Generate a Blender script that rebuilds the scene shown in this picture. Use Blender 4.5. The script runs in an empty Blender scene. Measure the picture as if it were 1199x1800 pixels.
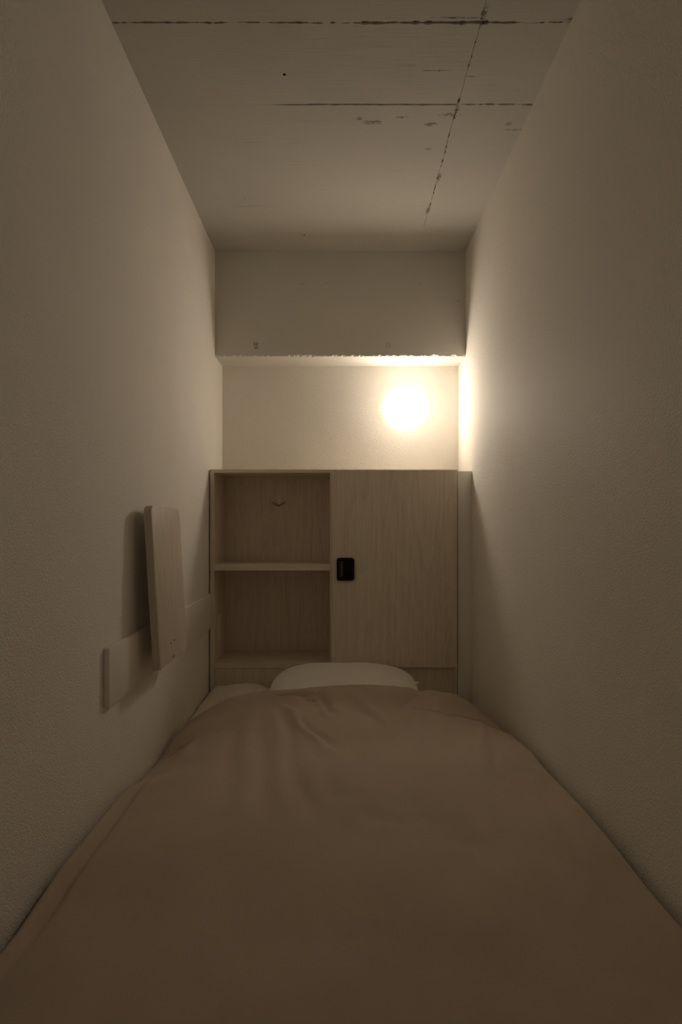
import bpy, bmesh, math, random
from mathutils import Vector, Matrix, noise
R = math.radians
C = bpy.context.scene.collection
SC = bpy.context.scene

# ------------------------------------------------------------------ camera, world, exposure
CZ = 1.15                                   # camera height above the floor (metres)
F = 1100.0                                  # focal length in pixels of a 1199 x 1800 frame
cam_d = bpy.data.cameras.new('camera')
cam_d.sensor_fit = 'VERTICAL'
cam_d.sensor_height = 36.0
cam_d.sensor_width = 24.0
cam_d.lens = 36.0 * F / 1800.0
cam_d.shift_x = (599.5 - 597.0) / 1800.0
cam_d.shift_y = (926.0 - 900.0) / 1800.0
cam_d.clip_start = 0.02
cam = bpy.data.objects.new('camera', cam_d)
C.objects.link(cam)
cam.location = (0, 0, CZ)
cam.rotation_euler = (R(90), 0, 0)
SC.camera = cam

w = bpy.data.worlds.new('world')
SC.world = w
w.use_nodes = True
w.node_tree.nodes['Background'].inputs[0].default_value = (1.0, 0.88, 0.73, 1)   # dim corridor beyond the open entrance
w.node_tree.nodes['Background'].inputs[1].default_value = 0.19

LAMP_COLOR = (1.0, 0.868, 0.71)
LAMP_STRENGTH = 40.5

SC.view_settings.view_transform = 'Standard'
SC.view_settings.look = 'None'
SC.view_settings.gamma = 1.0
SC.view_settings.use_curve_mapping = False
SC.view_settings.exposure = 0.0
SC.cycles.max_bounces = 24
SC.cycles.diffuse_bounces = 16
SC.cycles.glossy_bounces = 6
SC.cycles.use_denoising = True
SC.cycles.sample_clamp_indirect = 4.0

# ------------------------------------------------------------------ helpers
def obj(name, bm, mat, parent=None, smooth=False, loc=None):
    me = bpy.data.meshes.new(name)
    bmesh.ops.recalc_face_normals(bm, faces=bm.faces[:])
    bm.to_mesh(me)
    bm.free()
    if smooth:
        for p in me.polygons:
            p.use_smooth = True
        if smooth != 'all':
            try:
                me.set_sharp_from_angle(angle=R(35))
            except Exception:
                pass
    me.materials.append(mat)
    o = bpy.data.objects.new(name, me)
    C.objects.link(o)
    if parent:
        o.parent = parent
    if loc:
        o.location = loc
    return o

def tag(o, label=None, cat=None, group=None, kind=None):
    if label: o['label'] = label
    if cat: o['category'] = cat
    if group: o['group'] = group
    if kind: o['kind'] = kind
    return o

def thing(name, label, cat, loc=(0, 0, 0), rot=(0, 0, 0)):
    o = bpy.data.objects.new(name, None)
    o.empty_display_size = 0.05
    C.objects.link(o)
    o.location = loc
    o.rotation_euler = rot
    return tag(o, label, cat)

def struct(name, bm, mat, label, parent=None, smooth=False):
    o = obj(name, bm, mat, parent, smooth)
    if not parent:
        tag(o, label, None, None, 'structure')
    return o

def box(x0, x1, y0, y1, z0, z1, bev=0.0, seg=2, bm=None):
    b = bmesh.new()
    vs = [b.verts.new((x, y, z)) for z in (z0, z1) for y in (y0, y1) for x in (x0, x1)]
    for f in ((0, 1, 3, 2), (4, 5, 7, 6), (0, 1, 5, 4), (2, 3, 7, 6), (0, 2, 6, 4), (1, 3, 7, 5)):
        b.faces.new([vs[i] for i in f])
    bmesh.ops.recalc_face_normals(b, faces=b.faces[:])
    if bev:
        bmesh.ops.bevel(b, geom=b.edges[:], offset=bev, segments=seg, profile=0.5, affect='EDGES')
    if bm is None:
        return b
    me = bpy.data.meshes.new('tmp')
    b.to_mesh(me); b.free()
    bm.from_mesh(me)
    bpy.data.meshes.remove(me)
    return bm

def tube(bm, pts, r, n=10, cap=True):
    pts = [Vector(p) for p in pts]
    rs = r if isinstance(r, (list, tuple)) else [r] * len(pts)
    rings = []
    up = Vector((0, 0, 1))
    for i, p in enumerate(pts):
        t = (pts[min(i + 1, len(pts) - 1)] - pts[max(i - 1, 0)]).normalized()
        ref = up if abs(t.dot(up)) < 0.95 else Vector((0, 1, 0))
        a = t.cross(ref).normalized()
        b = t.cross(a).normalized()
        rings.append([bm.verts.new(p + (a * math.cos(2 * math.pi * k / n) + b * math.sin(2 * math.pi * k / n)) * rs[i]) for k in range(n)])
    for i in range(len(rings) - 1):
        for k in range(n):
            bm.faces.new((rings[i][k], rings[i][(k + 1) % n], rings[i + 1][(k + 1) % n], rings[i + 1][k]))
    if cap:
        bm.faces.new(rings[0]); bm.faces.new(rings[-1])
    return bm

def lathe(bm, prof, axis_o, n=40):
    """prof = (radius, depth) with depth running towards -Y from axis_o."""
    rings = []
    for r, d in prof:
        if r < 1e-6:
            rings.append([bm.verts.new((axis_o[0], axis_o[1] - d, axis_o[2]))])
        else:
            rings.append([bm.verts.new((axis_o[0] + r * math.cos(2 * math.pi * k / n), axis_o[1] - d, axis_o[2] + r * math.sin(2 * math.pi * k / n))) for k in range(n)])
    for a, b in zip(rings, rings[1:]):
        for k in range(n):
            va = a if len(a) == 1 else (a[k], a[(k + 1) % n])
            vb = b if len(b) == 1 else (b[k], b[(k + 1) % n])
            bm.faces.new([*va, *reversed(vb)])
    return bm

def rrect(w, h, r, n=6):
    """Outline of a rounded rectangle; r = one radius or four (tr, tl, bl, br)."""
    rr = r if isinstance(r, (list, tuple)) else [r] * 4
    out = []
    for i, (sx, sy) in enumerate(((1, 1), (-1, 1), (-1, -1), (1, -1))):
        q = rr[i]
        for k in range(n + 1):
            a = math.pi / 2 * (i + k / n)
            out.append((sx * (w / 2 - q) + q * math.cos(a), sy * (h / 2 - q) + q * math.sin(a)))
    return out

def slab_from_outline(pts3, thick_vec, bev=0.0):
    bm = bmesh.new()
    f = bm.faces.new([bm.verts.new(p) for p in pts3])
    res = bmesh.ops.extrude_face_region(bm, geom=[f])
    bmesh.ops.translate(bm, vec=thick_vec, verts=[v for v in res['geom'] if isinstance(v, bmesh.types.BMVert)])
    bmesh.ops.recalc_face_normals(bm, faces=bm.faces[:])
    if bev:
        es = [e for e in bm.edges if e.is_manifold and e.calc_face_angle(0) > R(50)]
        bmesh.ops.bevel(bm, geom=es, offset=bev, segments=2, profile=0.5, affect='EDGES')
    return bm

def interp(x, tab):
    if x <= tab[0][0]: return tab[0][1]
    for (a, b), (c, d) in zip(tab, tab[1:]):
        if x <= c:
            t = (x - a) / (c - a)
            t = t * t * (3 - 2 * t)
            return b + (d - b) * t
    return tab[-1][1]

# ------------------------------------------------------------------ materials
def new_mat(name, color, rough=0.6, spec=0.3, metal=0.0):
    m = bpy.data.materials.new(name)
    m.use_nodes = True
    b = m.node_tree.nodes['Principled BSDF']
    b.inputs['Base Color'].default_value = (*color, 1)
    b.inputs['Roughness'].default_value = rough
    b.inputs['Specular IOR Level'].default_value = spec
    b.inputs['Metallic'].default_value = metal
    return m, m.node_tree, b

def N(nt, kind, **kw):
    n = nt.nodes.new(kind)
    for k, v in kw.items():
        if k in n.inputs: n.inputs[k].default_value = v
        else: setattr(n, k, v)
    return n

def mapped(nt, scale):
    tc = N(nt, 'ShaderNodeTexCoord')
    mp = N(nt, 'ShaderNodeMapping')
    mp.inputs['Scale'].default_value = scale
    nt.links.new(tc.outputs['Object'], mp.inputs['Vector'])
    return mp.outputs['Vector']

def noise_tex(nt, vec, scale, detail=3.0, rough=0.55, dist=0.0):
    n = N(nt, 'ShaderNodeTexNoise')
    n.inputs['Scale'].default_value = scale
    n.inputs['Detail'].default_value = detail
    n.inputs['Roughness'].default_value = rough
    n.inputs['Distortion'].default_value = dist
    nt.links.new(vec, n.inputs['Vector'])
    return n.outputs['Fac']

def ramp(nt, fac, stops):
    r = N(nt, 'ShaderNodeValToRGB')
    while len(r.color_ramp.elements) < len(stops):
        r.color_ramp.elements.new(0.5)
    for e, (p, c) in zip(r.color_ramp.elements, stops):
        e.position = p
        e.color = (*c, 1) if len(c) == 3 else c
    nt.links.new(fac, r.inputs['Fac'])
    return r.outputs['Color']

def bump(nt, bsdf, height, strength, dist, prev=None):
    b = N(nt, 'ShaderNodeBump')
    b.inputs['Strength'].default_value = strength
    b.inputs['Distance'].default_value = dist
    nt.links.new(height, b.inputs['Height'])
    if prev: nt.links.new(prev, b.inputs['Normal'])
    nt.links.new(b.outputs['Normal'], bsdf.inputs['Normal'])
    return b.outputs['Normal']

def math_node(nt, op, a, b=None):
    n = N(nt, 'ShaderNodeMath', operation=op)
    for i, v in enumerate((a, b)):
        if v is None: continue
        if isinstance(v, (int, float)): n.inputs[i].default_value = v
        else: nt.links.new(v, n.inputs[i])
    return n.outputs[0]

WALL_C = (0.825, 0.792, 0.733)

def wallpaper():
    m, nt, b = new_mat('wallpaper', WALL_C, 0.6, 0.04)
    v = mapped(nt, (1, 1, 1))
    big = noise_tex(nt, v, 3.0, 3)
    col = ramp(nt, big, [(0.3, tuple(c * 0.975 for c in WALL_C)), (0.7, tuple(min(1, c * 1.02) for c in WALL_C))])
    nt.links.new(col, b.inputs['Base Color'])
    fine = noise_tex(nt, v, 340.0, 2, 0.6)
    mid = noise_tex(nt, v, 170.0, 2, 0.5)
    s = math_node(nt, 'ADD', fine, math_node(nt, 'MULTIPLY', mid, 0.7))
    bump(nt, b, s, 0.9, 0.0021)
    return m

def paint(name, color, rough=0.5, grain=0.1):
    m, nt, b = new_mat(name, color, rough, 0.3)
    v = mapped(nt, (1, 1, 1))
    n = noise_tex(nt, v, 180.0, 2)
    bump(nt, b, n, grain, 0.0008)
    return m

CEIL_C = (0.485, 0.468, 0.425)
CONCRETE_C = (0.20, 0.185, 0.16)

def painted_concrete(name, base, chips=(), grain=0.5, joints=True):
    """Thinly painted board-marked concrete: stretched grain, worn-off chips of grey."""
    m, nt, b = new_mat(name, base, 0.75, 0.2)
    v1 = mapped(nt, (1, 1, 1))
    vg = mapped(nt, (8.0, 230.0, 230.0))
    g = noise_tex(nt, vg, 1.0, 4, 0.6, 0.6)
    patch = noise_tex(nt, v1, 5.0, 4, 0.6)
    big = noise_tex(nt, v1, 2.2, 3)
    col = ramp(nt, big, [(0.3, tuple(c * 0.95 for c in base)), (0.7, tuple(c * 1.03 for c in base))])
    # thin grain hairlines where the paint did not fill the boards' grain
    sep = N(nt, 'ShaderNodeSeparateXYZ')
    nt.links.new(v1, sep.inputs[0])
    X, Y = sep.outputs[0], sep.outputs[1]
    hair = math_node(nt, 'MULTIPLY', ramp(nt, g, [(0.33, (1, 1, 1)), (0.43, (0, 0, 0))]), ramp(nt, patch, [(0.45, (0, 0, 0)), (0.62, (1, 1, 1))]))
    total = math_node(nt, 'MULTIPLY', hair, 0.32 if chips else 0.0)
    if chips:
        vc = mapped(nt, (60.0, 260.0, 60.0))
        nz = noise_tex(nt, vc, 1.0, 4, 0.65)
        for cx, cy, rx, ry, s in chips:
            s *= 1.3
            dx = math_node(nt, 'DIVIDE', math_node(nt, 'SUBTRACT', X, cx), rx)
            dy = math_node(nt, 'DIVIDE', math_node(nt, 'SUBTRACT', Y, cy), ry)
            d = math_node(nt, 'ADD', math_node(nt, 'MULTIPLY', dx, dx), math_node(nt, 'MULTIPLY', dy, dy))
            k = math_node(nt, 'SUBTRACT', math_node(nt, 'MULTIPLY', math_node(nt, 'SUBTRACT', nz, 0.5), 4.5), math_node(nt, 'MULTIPLY', d, 1.0 / s))
            k = math_node(nt, 'MULTIPLY', math_node(nt, 'ADD', k, 0.28), 7.0)
            kc = N(nt, 'ShaderNodeClamp')
            nt.links.new(k, kc.inputs[0])
            total = math_node(nt, 'MAXIMUM', total, kc.outputs[0])
    mix = N(nt, 'ShaderNodeMix', data_type='RGBA')
    nt.links.new(total, mix.inputs[0])
    nt.links.new(col, mix.inputs[6])
    mix.inputs[7].default_value = (*CONCRETE_C, 1)
    nt.links.new(mix.outputs[2], b.inputs['Base Color'])
    h = math_node(nt, 'SUBTRACT', math_node(nt, 'MULTIPLY', g, 0.6), total)
    n1 = bump(nt, b, h, grain, 0.0012)
    bump(nt, b, noise_tex(nt, v1, 260.0, 2), 0.2, 0.0006, n1)
    return m

def oak(name, axis, k=1.0):
    """Pale oak laminate, the grain running along the axis."""
    m, nt, b = new_mat(name, (0.4, 0.32, 0.24), 0.5, 0.3)
    a, c = 2.4, 95.0
    vs = mapped(nt, {'z': (c, c, a), 'x': (a, c, c), 'y': (c, a, c)}[axis])
    vf = mapped(nt, {'z': (c * 4, c * 4, 16), 'x': (16, c * 4, c * 4), 'y': (c * 4, 16, c * 4)}[axis])
    vb = mapped(nt, {'z': (7, 7, 0.9), 'x': (0.9, 7, 7), 'y': (7, 0.9, 7)}[axis])
    g1 = noise_tex(nt, vs, 1.0, 4, 0.6, 0.5)
    g2 = noise_tex(nt, vf, 1.0, 2, 0.5)
    # cathedral figure: rings of a stretched noise field
    fld = noise_tex(nt, vb, 1.0, 1, 0.4, 0.3)
    rings = math_node(nt, 'FRACT', math_node(nt, 'MULTIPLY', fld, 16.0))
    g = math_node(nt, 'ADD', math_node(nt, 'MULTIPLY', g1, 0.55), math_node(nt, 'ADD', math_node(nt, 'MULTIPLY', g2, 0.35), math_node(nt, 'MULTIPLY', rings, 0.10)))
    col = ramp(nt, g, [(0.30, (0.56 * k, 0.485 * k, 0.385 * k)), (0.50, (0.69 * k, 0.61 * k, 0.505 * k)), (0.70, (0.75 * k, 0.675 * k, 0.575 * k))])
    nt.links.new(col, b.inputs['Base Color'])
    bump(nt, b, g, 0.12, 0.0006)
    return m

def fabric(name, color, weave=900.0, strength=0.25, crease=0.0, rough=0.9):
    m, nt, b = new_mat(name, color, rough, 0.15)
    b.inputs['Sheen Weight'].default_value = 0.15
    b.inputs['Sheen Roughness'].default_value = 0.5
    v = mapped(nt, (1, 1, 1))
    big = noise_tex(nt, v, 4.0, 4)
    col = ramp(nt, big, [(0.3, tuple(c * 0.93 for c in color)), (0.7, tuple(c * 1.05 for c in color))])
    nt.links.new(col, b.inputs['Base Color'])
    n = noise_tex(nt, v, weave, 2)
    n1 = bump(nt, b, n, strength, 0.0006)
    if crease:
        c1 = noise_tex(nt, v, 22.0, 5, 0.62, 1.0)
        bump(nt, b, c1, crease, 0.012, n1)
    return m

def y_at(py, h):                       # depth of a point h below (+) the camera seen at image row py
    return h * F / (py - 926.0)

M_wall = wallpaper()
M_white = paint('white_paint', (0.78, 0.735, 0.665), 0.5)
M_trim = paint('filler_paint', (0.84, 0.81, 0.745), 0.55)
M_floor = paint('grey_vinyl', (0.30, 0.25, 0.20), 0.6)
CEIL = 1.153
def cpt(px, py):
    y = CEIL * F / (926.0 - py)
    return (px - 597.0) * y / F, y
chips = []
for px, py, rx, ry, s in ((655, 215, 24, 6, 0.8), (632, 208, 8, 5, 0.85), (757, 218, 17, 3.5, 1.1), (790, 202, 20, 4, 1.1),
                          (803, 192, 5, 10, 1.0), (708, 206, 14, 2, 0.9), (904, 228, 22, 1.4, 1.1), (894, 218, 10, 4, 0.85),
                          (765, 124, 26, 1.2, 1.1), (829, 134, 13, 1.2, 1.1), (850, 28, 7, 24, 0.9), (1004, 36, 14, 10, 0.95),
                          (800, 31, 46, 2.5, 1.0), (787, 39, 30, 2.5, 0.9), (752, 262, 8, 2, 0.9), (772, 312, 5, 12, 0.85), (752, 370, 5, 14, 0.8)):
    x, y = cpt(px, py)
    chips.append((x, y, rx * y / F, ry * y * y / (CEIL * F), s))
M_ceil = painted_concrete('painted_concrete_ceiling', CEIL_C, chips, 0.6)
M_beam = painted_concrete('painted_concrete_beam', (0.65, 0.63, 0.575), (), 0.12)
M_concrete = paint('bare_concrete', (0.22, 0.195, 0.165), 0.9, 0.6)
M_oak_v = oak('oak_laminate_upright', 'z')
M_oak_h = oak('oak_laminate_across', 'x')
M_oak_t = oak('oak_tabletop', 'z', 0.82)  # same oak as the cabinet, its colour darkened to offset brighter light here
M_front = paint('dim_corridor_wall', (0.30, 0.27, 0.235), 0.7)
M_white_cloth = fabric('white_cotton', (0.76, 0.72, 0.65), 900, 0.2, 0.12)
M_pillow = fabric('pillow_cotton', (0.88, 0.85, 0.785), 900, 0.2, 0.05)
M_duvet = fabric('brown_duvet_cotton', (0.46, 0.372, 0.285), 800, 0.25, 0.0)
M_black, _, _ = new_mat('black_plastic', (0.008, 0.006, 0.006), 0.5, 0.15)
M_slot, _, _ = new_mat('glossy_black_plastic', (0.002, 0.002, 0.003), 0.25, 0.15)
M_key, _, _ = new_mat('grey_key_plastic', (0.06, 0.055, 0.055), 0.5, 0.4)
M_print, _, _ = new_mat('grey_print', (0.16, 0.15, 0.14), 0.6, 0.3)
M_metal, _, _ = new_mat('brushed_nickel', (0.40, 0.35, 0.30), 0.35, 0.5, 1.0)
M_satin, _, _ = new_mat('satin_metal', (0.85, 0.80, 0.72), 0.4, 0.5, 0.0)
M_plastic = paint('white_plastic', (0.72, 0.69, 0.63), 0.35, 0.02)
M_hole, _, _ = new_mat('dark_hole', (0.015, 0.012, 0.010), 0.9, 0.1)

# ------------------------------------------------------------------ room shell (heights relative to camera, shifted by CZ)
XL, XR, YB, YF, T = -0.5216, 0.5284, 2.783, -0.62, 0.08
ZC, Z0 = CZ + CEIL, 0.0
BEAM_Y, BEAM_Z = 2.620, CZ + 0.7135
struct('floor', box(XL - T, XR + T, YF - T, YB + T, -0.1, Z0), M_floor, 'grey floor under the bed')
struct('wall_left', box(XL - T, XL, YF - T, YB + T, Z0, ZC + 0.1), M_wall, 'beige textured wallpaper wall carrying the rail board and table')
struct('wall_right', box(XR, XR + T, YF - T, YB + T, Z0, ZC + 0.1), M_wall, 'beige textured wallpaper wall beside the lamp')
struct('wall_back', box(XL, XR, YB, YB + T, Z0, ZC + 0.1), M_wall, 'short beige back wall carrying the lamp')
bm = box(XL, XL + 0.12, YF - T, YF, Z0, ZC + 0.1)                # entrance wall, its doorway open to the corridor
box(XR - 0.12, XR, YF - T, YF, Z0, ZC + 0.1, bm=bm)
box(XL + 0.12, XR - 0.12, YF - T, YF, 2.0, ZC + 0.1, bm=bm)
struct('wall_front', bm, M_front, 'dim wall behind the viewpoint')

# ceiling: a grey concrete slab, with the formwork panels below it, their edges ragged and the joints recessed
PT = 0.006
ceil = struct('ceiling', box(XL, XR, YF, YB, ZC + PT - 0.001, ZC + 0.1), M_concrete, 'painted board-marked concrete ceiling with cracked joints')
JY = [YF, 1.153, 1.431, 1.709, BEAM_Y + 0.01]
JX = 0.323

def frac(x, y, s, oct_=3):
    return noise.fractal(Vector((x * s, y * s, 3.7)), 0.9, 2.0, oct_)

def gap_y(x, j):                       # half width of the joint that runs across the room
    n = frac(x, j * 7, 55.0, 4)
    n2 = frac(x, j * 3, 9.0, 2)
    if abs(j - 1.431) < 0.01:
        g = 0.0018 + 0.0034 * n + 0.0016 * n2
        if x > 0.05: g += 0.0020
        if x > 0.34: g -= 0.0026
    else:
        t = min(1, max(0, (x + 0.19) / 0.06))
        g = 0.00025 + t * (0.0024 + 0.0014 * n)
        if x > 0.32: g += 0.0018 * n - 0.0008
    return max(0.00012, g)

def gap_x(y):
    n = frac(1.3, y, 60.0, 4)
    n2 = frac(5.3, y, 7.0, 2)
    return max(0.0001, (0.0004 + 0.0036 * max(0, n + 0.6 * n2)) * min(1, max(0, (2.45 - y) / 0.15)))

def wob_y(x, j): return 0.0016 * frac(x, j * 11, 22.0, 4)
def wob_x(y): return 0.004 * frac(8.1, y, 5.0, 3) + 0.0012 * frac(2.2, y, 70.0, 3)

for r in range(len(JY) - 1):
    ya, yb = JY[r], JY[r + 1]
    for xa, xb in ((XL, JX), (JX, XR)):
        n_x = max(20, int((xb - xa) / 0.0022))
        n_y = max(20, int((yb - ya) / 0.004))
        xs = [xa + (xb - xa) * i / n_x for i in range(n_x + 1)]
        ys = [ya + (yb - ya) * i / n_y for i in range(n_y + 1)]
        def ylo(x): return ya + (0 if r == 0 else wob_y(x, ya) + gap_y(x, ya))
        def yhi(x): return yb + (0 if r == len(JY) - 2 else wob_y(x, yb) - gap_y(x, yb))
        def xlo(y): return xa + (0 if xa == XL else wob_x(y) + gap_x(y))
        def xhi(y): return xb + (0 if xb == XR else wob_x(y) - gap_x(y))
        x0a, x1a = xlo(ya), xhi(ya)
        pts = [(min(max(x, xlo(ya)), xhi(ya)), ylo(x)) for x in xs]
        pts += [(xhi(y), min(max(y, ylo(xb)), yhi(xb))) for y in ys[1:-1]]
        pts += [(min(max(x, xlo(yb)), xhi(yb)), yhi(x)) for x in reversed(xs)]
        pts += [(xlo(y), min(max(y, ylo(xa)), yhi(xa))) for y in reversed(ys[1:-1])]
        clean = []
        for p in pts:
            if not clean or math.dist(p, clean[-1]) > 1e-5:
                clean.append(p)
        bm = slab_from_outline([(x, y, ZC) for x, y in clean], Vector((0, 0, PT)))
        obj('panel', bm, M_ceil, ceil)

for px, py, rad in ((500, 131, 0.0042), (535, 413, 0.0034), (430, 349, 0.0016)):
    x, y = cpt(px, py)
    bm = bmesh.new()
    ring = [bm.verts.new((x + rad * math.cos(k * math.pi / 8), y + rad * math.sin(k * math.pi / 8), ZC - 0.0004)) for k in range(16)]
    top = [bm.verts.new((v.co.x, v.co.y, ZC + 0.002)) for v in ring]
    bm.faces.new(ring)
    for k in range(16):
        bm.faces.new((ring[k], ring[(k + 1) % 16], top[(k + 1) % 16], top[k]))
    obj('anchor_hole', bm, M_hole, ceil)

# beam: its lower front edge is broken and rough
bm = bmesh.new()
n = 420
rows = []
for i in range(n + 1):
    x = XL + (XR - XL) * i / n
    e1 = 0.0062 * frac(x, 4.2, 45.0, 5)
    e2 = 0.0032 * abs(frac(x, 9.2, 90.0, 3))
    if x > 0.33: e1 *= 1.3
    sec = [(BEAM_Y, ZC + 0.02), (BEAM_Y, BEAM_Z + 0.017), (BEAM_Y + 0.0004 + e2 * 0.5, BEAM_Z + 0.003 + min(0.012, max(e1, -0.0025))),
           (BEAM_Y + 0.003 + e2 + 2.2 * max(0.0, min(0.012, e1)), BEAM_Z + 0.0005 * frac(x, 1.1, 60, 2)), (BEAM_Y + 0.045, BEAM_Z - 0.0005),
           (YB, BEAM_Z), (YB, ZC + 0.02)]
    rows.append([bm.verts.new((x, y, z)) for y, z in sec])
for a, b in zip(rows, rows[1:]):
    for k in range(7):
        bm.faces.new((a[k], a[(k + 1) % 7], b[(k + 1) % 7], b[k]))
bm.faces.new(rows[0]); bm.faces.new(rows[-1])
beam = struct('ceiling_beam', bm, M_beam, 'painted concrete beam across the back with a ragged lower edge')

def beam_xz(px, py): return (px - 597) * BEAM_Y / F, CZ + (926 - py) * BEAM_Y / F
def quads(cells, px0, py0, sx, sy):
    b = bmesh.new()
    for (a, c, d, e) in cells:
        xa, za = beam_xz(px0 + a * sx, py0 + c * sy)
        xb, zb = beam_xz(px0 + d * sx, py0 + e * sy)
        box(xa, xb, BEAM_Y - 0.0006, BEAM_Y + 0.001, zb, za, bm=b)
    return b
rng = random.Random(4)
# two stacked worn stencil characters on the left, an almost closed square on the right
cells = [(0, 0, .28, .46), (.62, .0, .95, .2), (.7, .16, .98, .46), (.24, .28, .74, .38), (.02, .56, .3, .7), (.3, .68, .66, .82), (.64, .56, .98, .72), (.1, .86, .4, 1), (.62, .84, .9, 1)]
obj('stencil_mark', quads(cells, 446.5, 602, 7, 11.5), M_concrete, beam)
M_faint = paint('faint_mark', (0.47, 0.425, 0.36), 0.9, 0.4)
cells = [(0, 0, 1, .12), (0, .12, .16, 1), (.84, .12, 1, .95), (.16, .86, .8, 1), (.3, .3, .5, .5), (.52, .5, .72, .72)]
obj('stencil_mark', quads(cells, 679, 602, 7.5, 9.5), M_faint, beam)
for px, py in ((532, 499), (574, 498), (739, 500), (805, 529)):
    x, z = beam_xz(px, py)
    bm = bmesh.new()
    rad = 0.0022
    ring = [bm.verts.new((x + rad * math.cos(k * math.pi / 5), BEAM_Y - 0.0005, z + rad * math.sin(k * math.pi / 5))) for k in range(10)]
    back = [bm.verts.new((v.co.x, BEAM_Y + 0.001, v.co.z)) for v in ring]
    bm.faces.new(ring)
    for k in range(10):
        bm.faces.new((ring[k], ring[(k + 1) % 10], back[(k + 1) % 10], back[k]))
    obj('pinhole', bm, M_concrete, beam)

# white filler strip between cabinet and wall
CY = 2.495
struct('trim_1', box(0.4712, XR, CY, CY + 0.02, Z0, CZ + 0.222, 0.0012), M_trim, 'narrow white filler strip between the oak cabinet and the wall', smooth=True)

# ------------------------------------------------------------------ cabinet
cab = thing('cabinet', 'pale oak laminate cabinet with an open shelved half and one closed door behind the bed', 'cabinet', (-0.026, CY, 0))
OX, OY = -0.026, CY
def cbox(x0, x1, y0, y1, z0, z1, bev=0.0008):
    return box(x0 - OX, x1 - OX, y0 - OY, y1 - OY, z0 + CZ, z1 + CZ, bev, 1)
IB = 2.752
cl, cr = -0.5172, 0.4692
il = -0.5004
obj('side_panel', cbox(cl, il, CY, IB + 0.02, -CZ, 0.229), M_oak_v, cab)
obj('side_panel', cbox(cr - 0.0155, cr, CY, IB + 0.02, -CZ, 0.2285), M_oak_v, cab)
obj('top_panel', cbox(il, cr - 0.0155, CY, IB + 0.02, 0.2150, 0.2290), M_oak_h, cab)
obj('bottom_panel', cbox(il, cr - 0.0155, CY, IB + 0.0, -0.5645, -0.544), M_oak_h, cab)
obj('divider_panel', cbox(-0.0385, -0.0225, CY, IB, -0.544, 0.2150), M_oak_v, cab)
obj('back_panel', cbox(il, cr - 0.0155, IB, IB + 0.012, -0.5645, 0.2150), M_oak_v, cab)
obj('shelf', cbox(il, -0.0385, CY + 0.001, IB, -0.1747, -0.1497), M_oak_h, cab)
obj('base_panel', cbox(il + 0.0005, cr - 0.016, CY + 0.004, CY + 0.02, -CZ + 0.0, -0.5655), M_oak_v, cab)
DY = 2.475
door = obj('door', cbox(-0.0315, 0.4640, DY, CY - 0.002, -0.5565, 0.2255, 0.001), M_oak_v, cab)

# digital lock, let into the door: frame with a finger slot, keypad column
lx, lz = 0.0236, -0.1676
lw, lh = 0.0695, 0.0905
sx, sw, sh = 0.0125, 0.0235, 0.068
outer = rrect(lw, lh, 0.0105, 7)
inner = [(x + sx, z) for x, z in rrect(sw, sh, 0.003, 7)]
bm = bmesh.new()
LO = lambda x, y, z: (lx + x - OX, DY + y - OY, lz + z + CZ)
o_b = [bm.verts.new(LO(x, -0.0003, z)) for x, z in outer]
o_m = [bm.verts.new(LO(x, -0.0075, z)) for x, z in outer]
o_f = [bm.verts.new(LO(x * 0.955, -0.0095, z * 0.965)) for x, z in outer]
i_f = [bm.verts.new(LO(x, -0.0090, z)) for x, z in inner]
i_b = [bm.verts.new(LO(x, -0.0015, z)) for x, z in inner]
k_ = len(outer)
for a, b in ((o_b, o_m), (o_m, o_f), (o_f, i_f), (i_f, i_b)):
    for k in range(k_):
        bm.faces.new((a[k], a[(k + 1) % k_], b[(k + 1) % k_], b[k]))
bm.faces.new(i_b); bm.faces.new(o_b)
lock = obj('door_lock', bm, M_black, cab, smooth=True)
lock['label'] = 'black plastic keypad lock with a finger slot'
bm = bmesh.new()
box(lx + sx - sw / 2 + 0.0012 - OX, lx + sx + sw / 2 - 0.004 - OX, DY - 0.005 - OY, DY - 0.0016 - OY, lz - sh / 2 + .002 + CZ, lz + sh / 2 - .002 + CZ, 0.0008, 2, bm)
obj('finger_pull', bm, M_slot, lock, smooth=True)
for k in range(6):
    kz = 0.027 - k * 0.0105
    bm = bmesh.new()
    box(lx - 0.0220 - OX, lx - 0.0100 - OX, DY - 0.0108 - OY, DY - 0.0089 - OY, lz + kz - 0.0038 + CZ, lz + kz + 0.0038 + CZ, 0.0007, 2, bm)
    obj('key', bm, M_key, lock, smooth=True)
    bm = bmesh.new()
    box(lx - 0.0172 - OX, lx - 0.0158 - OX, DY - 0.0110 - OY, DY - 0.0107 - OY, lz + kz - 0.0022 + CZ, lz + kz + 0.0022 + CZ, 0, 1, bm)
    if k % 2:
        box(lx - 0.0188 - OX, lx - 0.0142 - OX, DY - 0.0110 - OY, DY - 0.0107 - OY, lz + kz - 0.0022 + CZ, lz + kz - 0.0013 + CZ, 0, 1, bm)
    obj('key_symbol', bm, M_print, lock)

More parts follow.
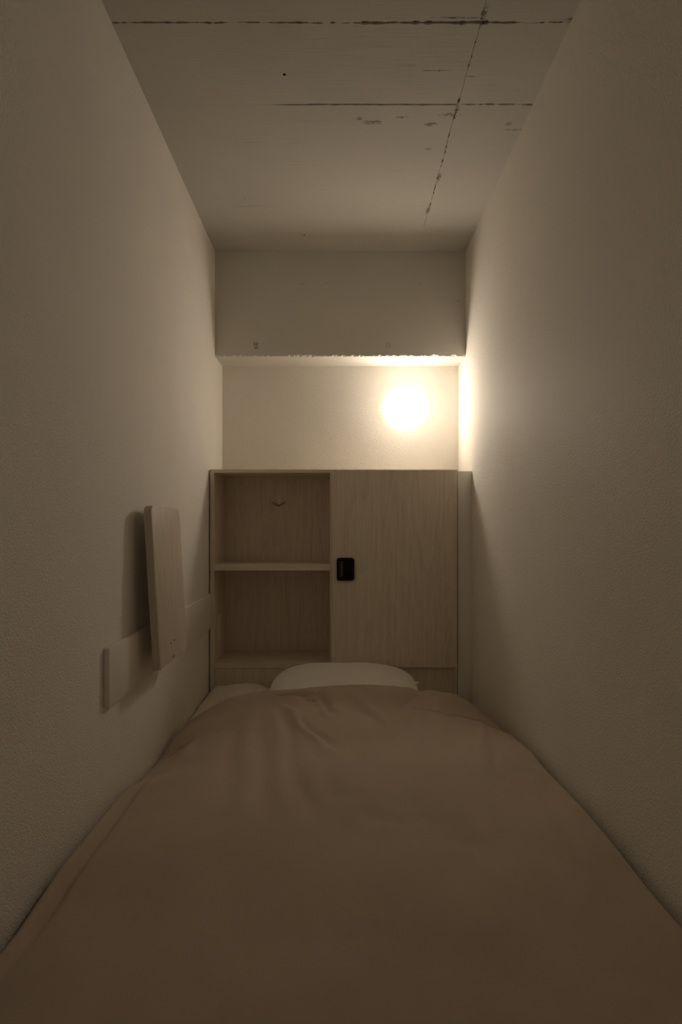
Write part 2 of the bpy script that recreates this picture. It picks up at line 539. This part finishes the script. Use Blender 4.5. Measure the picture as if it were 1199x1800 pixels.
# twin coat hook on the back of the upper niche
hx, hz = -0.2652 - OX, 0.112 + CZ
hy = IB - OY
bm = slab_from_outline([(hx + a, hy - 0.0003, hz + 0.004 + b) for a, b in rrect(0.013, 0.036, 0.0055, 6)], Vector((0, -0.0035, 0)), 0.0007)
hook = obj('coat_hook', bm, M_satin, cab, smooth=True)
hook['label'] = 'small metal twin hook'
for s in (-1, 1):
    pts = []
    for i in range(15):
        t = i / 14
        a = -math.pi / 2 + t * math.pi * 0.52
        pts.append((hx + s * (0.002 + 0.0255 * math.cos(a) * (0.35 + .65 * t) * 1.0), hy - 0.005 - 0.024 * math.sin(t * math.pi / 2), hz - 0.004 + 0.014 * (math.sin(a))))
    bm = tube(bmesh.new(), pts, [0.0034 - 0.0008 * i / 14 for i in range(15)], 10)
    obj('prong', bm, M_metal, hook, smooth=True)
for dz in (0.009,):
    bm = lathe(bmesh.new(), [(0.0028, 0), (0.0028, 0.0012), (0.0018, 0.002), (0, 0.0022)], (hx, hy - 0.0036, hz + 0.004 + dz), 14)
    obj('screw', bm, M_metal, hook, smooth=True)

# ------------------------------------------------------------------ power outlet inside the lower niche
out = thing('power_outlet', 'white plastic wall outlet plate on the inner side of the lower niche', 'outlet', (il, 2.597, CZ - 0.417))
bm = slab_from_outline([(0.0002, a, b) for a, b in rrect(0.068, 0.112, 0.004, 4)], Vector((0.0065, 0, 0)), 0.0018)
obj('cover_plate', bm, M_plastic, out, smooth=True)
bm = slab_from_outline([(0.006, a, b) for a, b in rrect(0.036, 0.066, 0.002, 3)], Vector((0.002, 0, 0)), 0.0006)
ins = obj('socket_insert', bm, M_plastic, out, smooth=True)
for z in (-0.016, 0.016):
    for y in (-0.006, 0.006):
        obj('pin_slot', box(0.0078, 0.0083, y - 0.001, y + 0.001, z - 0.0045, z + 0.0045), M_hole, ins)

# ------------------------------------------------------------------ lamp
LX, LZ = (711 - 597) * YB / F + 0.0, CZ + (926 - 717) * 2.765 / F
lamp = thing('wall_lamp', 'round opal globe lamp glowing white on the back wall', 'lamp', (LX, YB, LZ))
bm = lathe(bmesh.new(), [(0.0, 0.0005), (0.080, 0.0005), (0.080, 0.010), (0.077, 0.012), (0.0, 0.012)], (0, 0, 0), 40)
obj('base', bm, M_white, lamp, smooth=True)
m_glow = bpy.data.materials.new('opal_glass_lit')
m_glow.use_nodes = True
nt = m_glow.node_tree
pb = nt.nodes['Principled BSDF']
pb.inputs['Base Color'].default_value = (0.9, 0.87, 0.8, 1)
pb.inputs['Roughness'].default_value = 0.3
pb.inputs['Emission Color'].default_value = (*LAMP_COLOR, 1)
# the opal glass is brightest over the bulb and dimmer round its rim
tc = N(nt, 'ShaderNodeTexCoord')
sp = N(nt, 'ShaderNodeSeparateXYZ')
nt.links.new(tc.outputs['Normal'], sp.inputs[0])
mr = N(nt, 'ShaderNodeMapRange')
mr.inputs['From Min'].default_value = 0.05
mr.inputs['From Max'].default_value = 0.75
mr.inputs['To Min'].default_value = LAMP_STRENGTH * 0.09
mr.inputs['To Max'].default_value = LAMP_STRENGTH
nt.links.new(math_node(nt, 'MULTIPLY', sp.outputs[1], -1.0), mr.inputs['Value'])
nt.links.new(mr.outputs[0], pb.inputs['Emission Strength'])
RAD, DEP = 0.091, 0.100
prof = [(RAD * 0.90, 0.0122)]
for i in range(1, 13):
    a = math.pi / 2 * i / 12
    prof.append((RAD * math.cos(a) if i < 12 else 0.0, 0.031 + (DEP - 0.031) * math.sin(a)))
prof[1:1] = [(RAD * 0.96, 0.016), (RAD * 0.99, 0.024)]
bm = lathe(bmesh.new(), prof, (0, 0, 0), 36)
obj('globe', bm, m_glow, lamp, smooth='all')

# ------------------------------------------------------------------ rail board and folding table on the left wall
rail = obj('wall_rail', box(XL + 0.0003, XL + 0.0135, 1.382, 2.4935, CZ - 0.400, CZ - 0.268, 0.0015, 2), M_white, smooth=True)
tag(rail, 'long flat white painted board fixed along the wall behind the folding table', 'rail')
RX = XL + 0.0135

BB = Vector((-0.4524, 0, -0.3624))               # lower edge of the outer face
tilt = -math.atan2(0.0246, 0.4171)
tab = thing('folding_table', 'small oak folding table folded up against the white rail board', 'table', (BB.x, 1.7205, CZ + BB.z), (0, tilt, 0))
TW, TH, TT = 0.277, 0.4178, 0.020
outline = [(0, -a, b + TH / 2) for a, b in rrect(TW, TH, [0.024, 0.024, 0.006, 0.006], 8)]
bm = slab_from_outline(outline, Vector((-TT, 0, 0)), 0.0016)
top = obj('tabletop', bm, M_oak_t, tab, smooth=True)
for y, z in ((1.687, -0.314), (1.7225, -0.312), (1.7005, -0.3545), (1.7135, -0.3535)):
    lz_ = (z - BB.z) / math.cos(tilt)
    bm = bmesh.new()
    ring = [bm.verts.new((0.0005, y - 1.7205 + 0.0028 * math.cos(k * math.pi / 6), lz_ + 0.0028 * math.sin(k * math.pi / 6))) for k in range(12)]
    bk = [bm.verts.new((-0.004, v.co.y, v.co.z)) for v in ring]
    bm.faces.new(ring)
    for k in range(12):
        bm.faces.new((ring[k], ring[(k + 1) % 12], bk[(k + 1) % 12], bk[k]))
    obj('screw', bm, M_hole, top)
# hinges between the rail and the back of the tabletop, modelled in the table's own (tilted) space
inv = Matrix.Translation((BB.x, 1.7205, CZ + BB.z)) @ Matrix.Rotation(tilt, 4, 'Y')
inv = inv.inverted()
for yc in (1.735, 1.815):
    bm = bmesh.new()
    box(RX, RX + 0.003, yc - 0.02, yc + 0.02, CZ - 0.375, CZ - 0.300, 0.0006, 1, bm)
    box(RX + 0.002, -0.4785, yc - 0.012, yc + 0.012, CZ - 0.352, CZ - 0.334, 0.0015, 1, bm)
    tube(bm, [(-0.486, yc - 0.02, CZ - 0.343), (-0.486, yc + 0.02, CZ - 0.343)], 0.006, 12)
    bmesh.ops.transform(bm, matrix=inv, verts=bm.verts[:])
    obj('hinge', bm, M_metal, tab, smooth=True)

# ------------------------------------------------------------------ bed
MT = -0.668                                          # mattress top, relative to the camera
BY0, BY1 = 0.52, CY - 0.002
base = thing('bed', 'low wooden bed base carrying the mattress', 'bed', (-0.0325, (BY0 + BY1) / 2, 0))
bx, by = -0.0325, (BY0 + BY1) / 2
hw, hl = 0.46, (BY1 - BY0) / 2 - 0.004
zt = CZ + MT - 0.17
obj('side_rail', box(-hw, -hw + 0.02, -hl, hl, 0.10, zt - 0.02, 0.002), M_oak_h, base, smooth=True)
obj('side_rail', box(hw - 0.02, hw, -hl, hl, 0.10, zt - 0.02, 0.002), M_oak_h, base, smooth=True)
obj('end_rail', box(-hw + 0.02, hw - 0.02, -hl, -hl + 0.02, 0.10, zt - 0.02, 0.002), M_oak_h, base, smooth=True)
obj('end_rail', box(-hw + 0.02, hw - 0.02, hl - 0.02, hl, 0.10, zt - 0.02, 0.002), M_oak_h, base, smooth=True)
obj('deck', box(-hw, hw, -hl, hl, zt - 0.02, zt - 0.0005, 0.002), M_oak_h, base, smooth=True)
for a in (-1, 1):
    for b in (-1, 1):
        obj('leg', box(a * (hw - 0.045) - 0.025, a * (hw - 0.045) + 0.025, b * (hl - 0.045) - 0.025, b * (hl - 0.045) + 0.025, 0, zt - 0.02, 0.002), M_oak_v, base, smooth=True)

bm = box(-0.513, 0.452, BY0, BY1 - 0.002, zt, CZ + MT, 0.020, 5)
tag(obj('mattress', bm, M_white_cloth, smooth=True), 'white covered mattress lying under the brown duvet', 'mattress')

# pillow
PX, PY, PZ = 0.016, 2.288, CZ + MT
pil = thing('pillow', 'plump white pillow lying against the oak cabinet', 'pillow', (PX, PY, PZ))
def pillow_bm(hx, hy, hz, nu=72, nv=36):
    b = bmesh.new()
    rows = []
    for i in range(nv + 1):
        ph = -math.pi / 2 + math.pi * i / nv
        row = []
        for k in range(nu):
            th = 2 * math.pi * k / nu
            c, s = math.cos(th), math.sin(th)
            e = 0.62
            ox = math.copysign(abs(c) ** e, c)
            oy = math.copysign(abs(s) ** e, s)
            q = max(0.0, math.cos(ph)) ** 0.62
            z = math.copysign(abs(math.sin(ph)) ** 0.85, math.sin(ph))
            x, y = hx * ox * q, hy * oy * q
            zz = hz * z
            zz += 0.004 * frac(x + 2, y, 7.0, 3) * q
            # flattened on the mattress, a little higher towards the head end
            zz = zz if zz > -hz * 0.72 else -hz * 0.72 + (zz + hz * 0.72) * 0.05
            zz += 0.012 * (y / hy) * (zz + hz * 0.72) / hz
            row.append((x, y, zz + hz * 0.735))
        rows.append(row)
    vb = b.verts.new(Vector(rows[0][0]) * 0 + Vector((0, 0, rows[0][0][2])))
    vt = b.verts.new((0, 0, rows[-1][0][2]))
    vr = [[b.verts.new(p) for p in r] for r in rows[1:-1]]
    for a, c in zip(vr, vr[1:]):
        for k in range(nu):
            b.faces.new((a[k], a[(k + 1) % nu], c[(k + 1) % nu], c[k]))
    for k in range(nu):
        b.faces.new((vb, vr[0][(k + 1) % nu], vr[0][k]))
        b.faces.new((vt, vr[-1][k], vr[-1][(k + 1) % nu]))
    return b
obj('cushion', pillow_bm(0.272, 0.180, 0.083), M_pillow, pil, smooth='all')
bm = tube(bmesh.new(), [(0.236, -0.005, 0.082), (0.256, -0.012, 0.096), (0.266, -0.017, 0.100), (0.270, -0.020, 0.104)], [0.012, 0.008, 0.0055, 0.003], 10)
obj('corner_tip', bm, M_pillow, pil, smooth='all')

# loose white sheet bunched up in the corner left of the pillow
def heightfield(x0, x1, y0, y1, nx, ny, zfun, base):
    b = bmesh.new()
    g = []
    for j in range(ny + 1):
        g.append([])
        for i in range(nx + 1):
            u, v = i / nx, j / ny
            x, y, z = zfun(u, v)
            g[-1].append(b.verts.new((x, y, z)))
    for j in range(ny):
        for i in range(nx):
            b.faces.new((g[j][i], g[j][i + 1], g[j + 1][i + 1], g[j + 1][i]))
    low = [[b.verts.new((v.co.x, v.co.y, min(base, v.co.z - 0.0015))) for v in r] for r in g]
    for j in range(ny):
        for i in range(nx):
            b.faces.new((low[j][i], low[j + 1][i], low[j + 1][i + 1], low[j][i + 1]))
    for i in range(nx):
        b.faces.new((g[0][i], low[0][i], low[0][i + 1], g[0][i + 1]))
        b.faces.new((g[ny][i], g[ny][i + 1], low[ny][i + 1], low[ny][i]))
    for j in range(ny):
        b.faces.new((g[j][0], g[j + 1][0], low[j + 1][0], low[j][0]))
        b.faces.new((g[j][nx], low[j][nx], low[j + 1][nx], g[j + 1][nx]))
    return b

def edge_g(d, r):
    if d >= r: return 1.0
    t = 1 - max(0, d) / r
    return math.sqrt(max(0.0, 1 - t * t))

S_x0, S_x1, S_y0, S_y1 = -0.518, -0.254, 2.105, 2.486
def sheet_z(u, v):
    x, y = S_x0 + (S_x1 - S_x0) * u, S_y0 + (S_y1 - S_y0) * v
    crest = interp(x, [(-0.517, 0.022), (-0.47, 0.042), (-0.41, 0.060), (-0.36, 0.067), (-0.31, 0.062), (-0.26, 0.050)])
    ridge = math.exp(-((y - 2.36 - 0.04 * math.sin(x * 9)) / 0.12) ** 2)
    h = crest * (0.42 + 0.58 * ridge)
    h += 0.008 * frac(x, y, 11.0, 4) + 0.005 * math.sin(40 * (x + 0.6 * y) + 3 * frac(x, y, 5, 2)) * ridge
    d = min(x - S_x0, S_x1 - x, y - S_y0, S_y1 - y)
    return x, y, CZ + MT + 0.0012 + max(0.002, h) * edge_g(d, 0.028)
bm = heightfield(S_x0, S_x1, S_y0, S_y1, 70, 100, sheet_z, CZ + MT + 0.0006)
tag(obj('bed_sheet', bm, M_white_cloth, smooth='all'), 'crumpled white sheet bunched in the corner beside the pillow', 'sheet')

# duvet
def dpt(px, py, h=0.56):
    y = h * F / (py - 926.0)
    return (px - 597.0) * y / F, y
WR = []                                              # folds: (start, end, half width, height)
def fold(p0, p1, wd, amp, h=0.55):
    WR.append((dpt(*p0, h), dpt(*p1, h), wd, amp))
fold((490, 1228), (556, 1230), 0.013, -0.018)
fold((560, 1228), (584, 1254), 0.012, -0.016)
fold((535, 1234), (560, 1240), 0.010, -0.010)
fold((530, 1266), (592, 1306), 0.013, -0.010)
fold((500, 1244), (560, 1300), 0.014, 0.011)
fold((560, 1240), (575, 1262), 0.010, 0.008)
fold((500, 1262), (545, 1420), 0.018, -0.007)
fold((486, 1256), (500, 1420), 0.016, 0.006)
fold((462, 1262), (462, 1400), 0.018, -0.006)
fold((440, 1250), (425, 1420), 0.018, 0.005)
fold((412, 1258), (395, 1380), 0.02, -0.005)
fold((620, 1240), (662, 1268), 0.014, -0.007)
fold((640, 1236), (700, 1290), 0.016, 0.006)
fold((742, 1218), (700, 1252), 0.014, -0.007)
fold((720, 1232), (735, 1330), 0.02, 0.006)
fold((790, 1226), (800, 1320), 0.02, -0.005)
fold((845, 1240), (850, 1330), 0.014, 0.005)
fold((862, 1275), (875, 1330), 0.012, -0.005)
fold((580, 1300), (640, 1420), 0.03, 0.005)
fold((600, 1380), (720, 1440), 0.03, -0.005)
fold((760, 1420), (860, 1480), 0.04, -0.005)
fold((940, 1330), (1010, 1450), 0.022, -0.006)
fold((935, 1320), (975, 1370), 0.018, 0.008)
fold((960, 1420), (1080, 1600), 0.03, 0.006)
fold((330, 1310), (290, 1318), 0.016, -0.012, 0.62)
fold((345, 1300), (300, 1345), 0.02, 0.008, 0.6)
fold((640, 1560), (960, 1700), 0.06, -0.004)
fold((300, 1500), (420, 1760), 0.06, 0.004)
E_L = [(0.5, -0.648), (0.96, -0.643), (1.16, -0.620), (1.45, -0.626), (1.60, -0.650), (1.76, -0.662), (1.86, -0.645), (2.0, -0.643), (2.15, -0.645)]
E_R = [(0.5, -0.61), (0.966, -0.594), (1.24, -0.585), (1.62, -0.598), (1.80, -0.612), (1.90, -0.640), (2.0, -0.645), (2.15, -0.652)]
C_Y = [(0.5, -0.60), (0.75, -0.585), (1.2, -0.575), (1.6, -0.562), (1.9, -0.545), (2.02, -0.526), (2.15, -0.524)]
D_Y0 = 0.50
def head_y(x):                                       # where the head end of the duvet lies
    return interp(x, [(-0.53, 1.99), (-0.48, 2.06), (-0.38, 2.095), (-0.2, 2.10), (0.05, 2.10), (0.25, 2.105), (0.33, 2.13), (0.40, 2.17), (0.47, 2.17), (0.53, 2.12)])
def side_l(y):
    return interp(y, [(0.5, -0.517), (1.78, -0.517), (1.92, -0.514), (2.12, -0.508)])
def side_r(y):
    return interp(y, [(0.5, 0.524), (1.78, 0.524), (1.92, 0.522), (2.12, 0.510)])
def duvet_z(u, v):
    yy = D_Y0 + (2.115 - D_Y0) * v
    xa, xb = side_l(yy), side_r(yy)
    x = xa + (xb - xa) * u
    y = D_Y0 + (head_y(x) - D_Y0) * v
    s = (u - 0.5) * 2
    e = interp(y, E_L) if s < 0 else interp(y, E_R)
    c = interp(y, C_Y)
    p = 3.7 if y > 1.9 and s > 0 else 3.0 if y > 1.98 else 3.2 - 0.2 * max(0, (y - 1.9) / 0.08) if y > 1.9 else 3.2 - 0.8 * min(1, (1.9 - y) / 0.5)
    h = e + (c - e) * (1 - abs(s) ** p)
    # the pillow below lifts the middle, the left part of the head end sags in front of it
    h += 0.010 * math.exp(-((x - 0.12) / 0.14) ** 2 - ((y - 2.08) / 0.12) ** 2)
    h -= 0.010 * math.exp(-((x + 0.17) / 0.08) ** 2 - ((y - 2.09) / 0.07) ** 2)
    # puffed filling and soft creases
    fade = edge_g(min(u, 1 - u) * (xb - xa), 0.10)
    h += (0.007 * frac(x, y, 3.2, 2) + 0.0022 * frac(x + 3, y, 8.0, 2) + 0.0011 * frac(x * 2.2, y * 0.6 + 7, 14.0, 2)) * fade
    for (ax, ay), (bx_, by_), wd, amp in WR:
        dx, dy = bx_ - ax, by_ - ay
        L2 = dx * dx + dy * dy
        t = ((x - ax) * dx + (y - ay) * dy) / L2
        if t < -0.3 or t > 1.3: continue
        wob = 0.35 * wd * math.sin(9 * t + 40 * ax)
        d = ((x - ax) * dy - (y - ay) * dx) / math.sqrt(L2) + wob
        if abs(d) > 3 * wd: continue
        tap = 1.0
        if t < 0.2: tap = max(0, (t + 0.3) / 0.5)
        if t > 0.6: tap = max(0, (1.3 - t) / 0.7)
        tap = tap * tap * (3 - 2 * tap)
        h += amp * tap * math.exp(-(d / wd) ** 2)
    # hem strip that stands up against the left wall
    if 0.8 < y < 1.6 and x < -0.40:
        t = min(1, (y - 0.8) / 0.2, (1.6 - y) / 0.2)
        h += t * (-0.012 * math.exp(-((x + 0.474) / 0.010) ** 2) + 0.010 * math.exp(-((x + 0.497) / 0.012) ** 2))
    t = min(1, max(0, (x - 0.466) / 0.045))
    bb = MT + 0.004 - 0.06 * t * t * (3 - 2 * t)
    gs = edge_g(min(x - xa, xb - x), 0.020 if y < 1.75 else 0.028)
    gh = edge_g((1 - v) * (2.1 - D_Y0), 0.045)
    gf = edge_g(v * (2.1 - D_Y0), 0.05)
    z = bb + (max(h, bb + 0.004) - bb) * gs * gh * gf
    return x, y, CZ + z
bm = heightfield(0, 1, 0, 1, 230, 400, duvet_z, CZ + MT + 0.002)
tag(obj('duvet', bm, M_duvet, smooth='all'), 'brown cotton duvet spread over the whole bed, creased near the pillow', 'duvet')
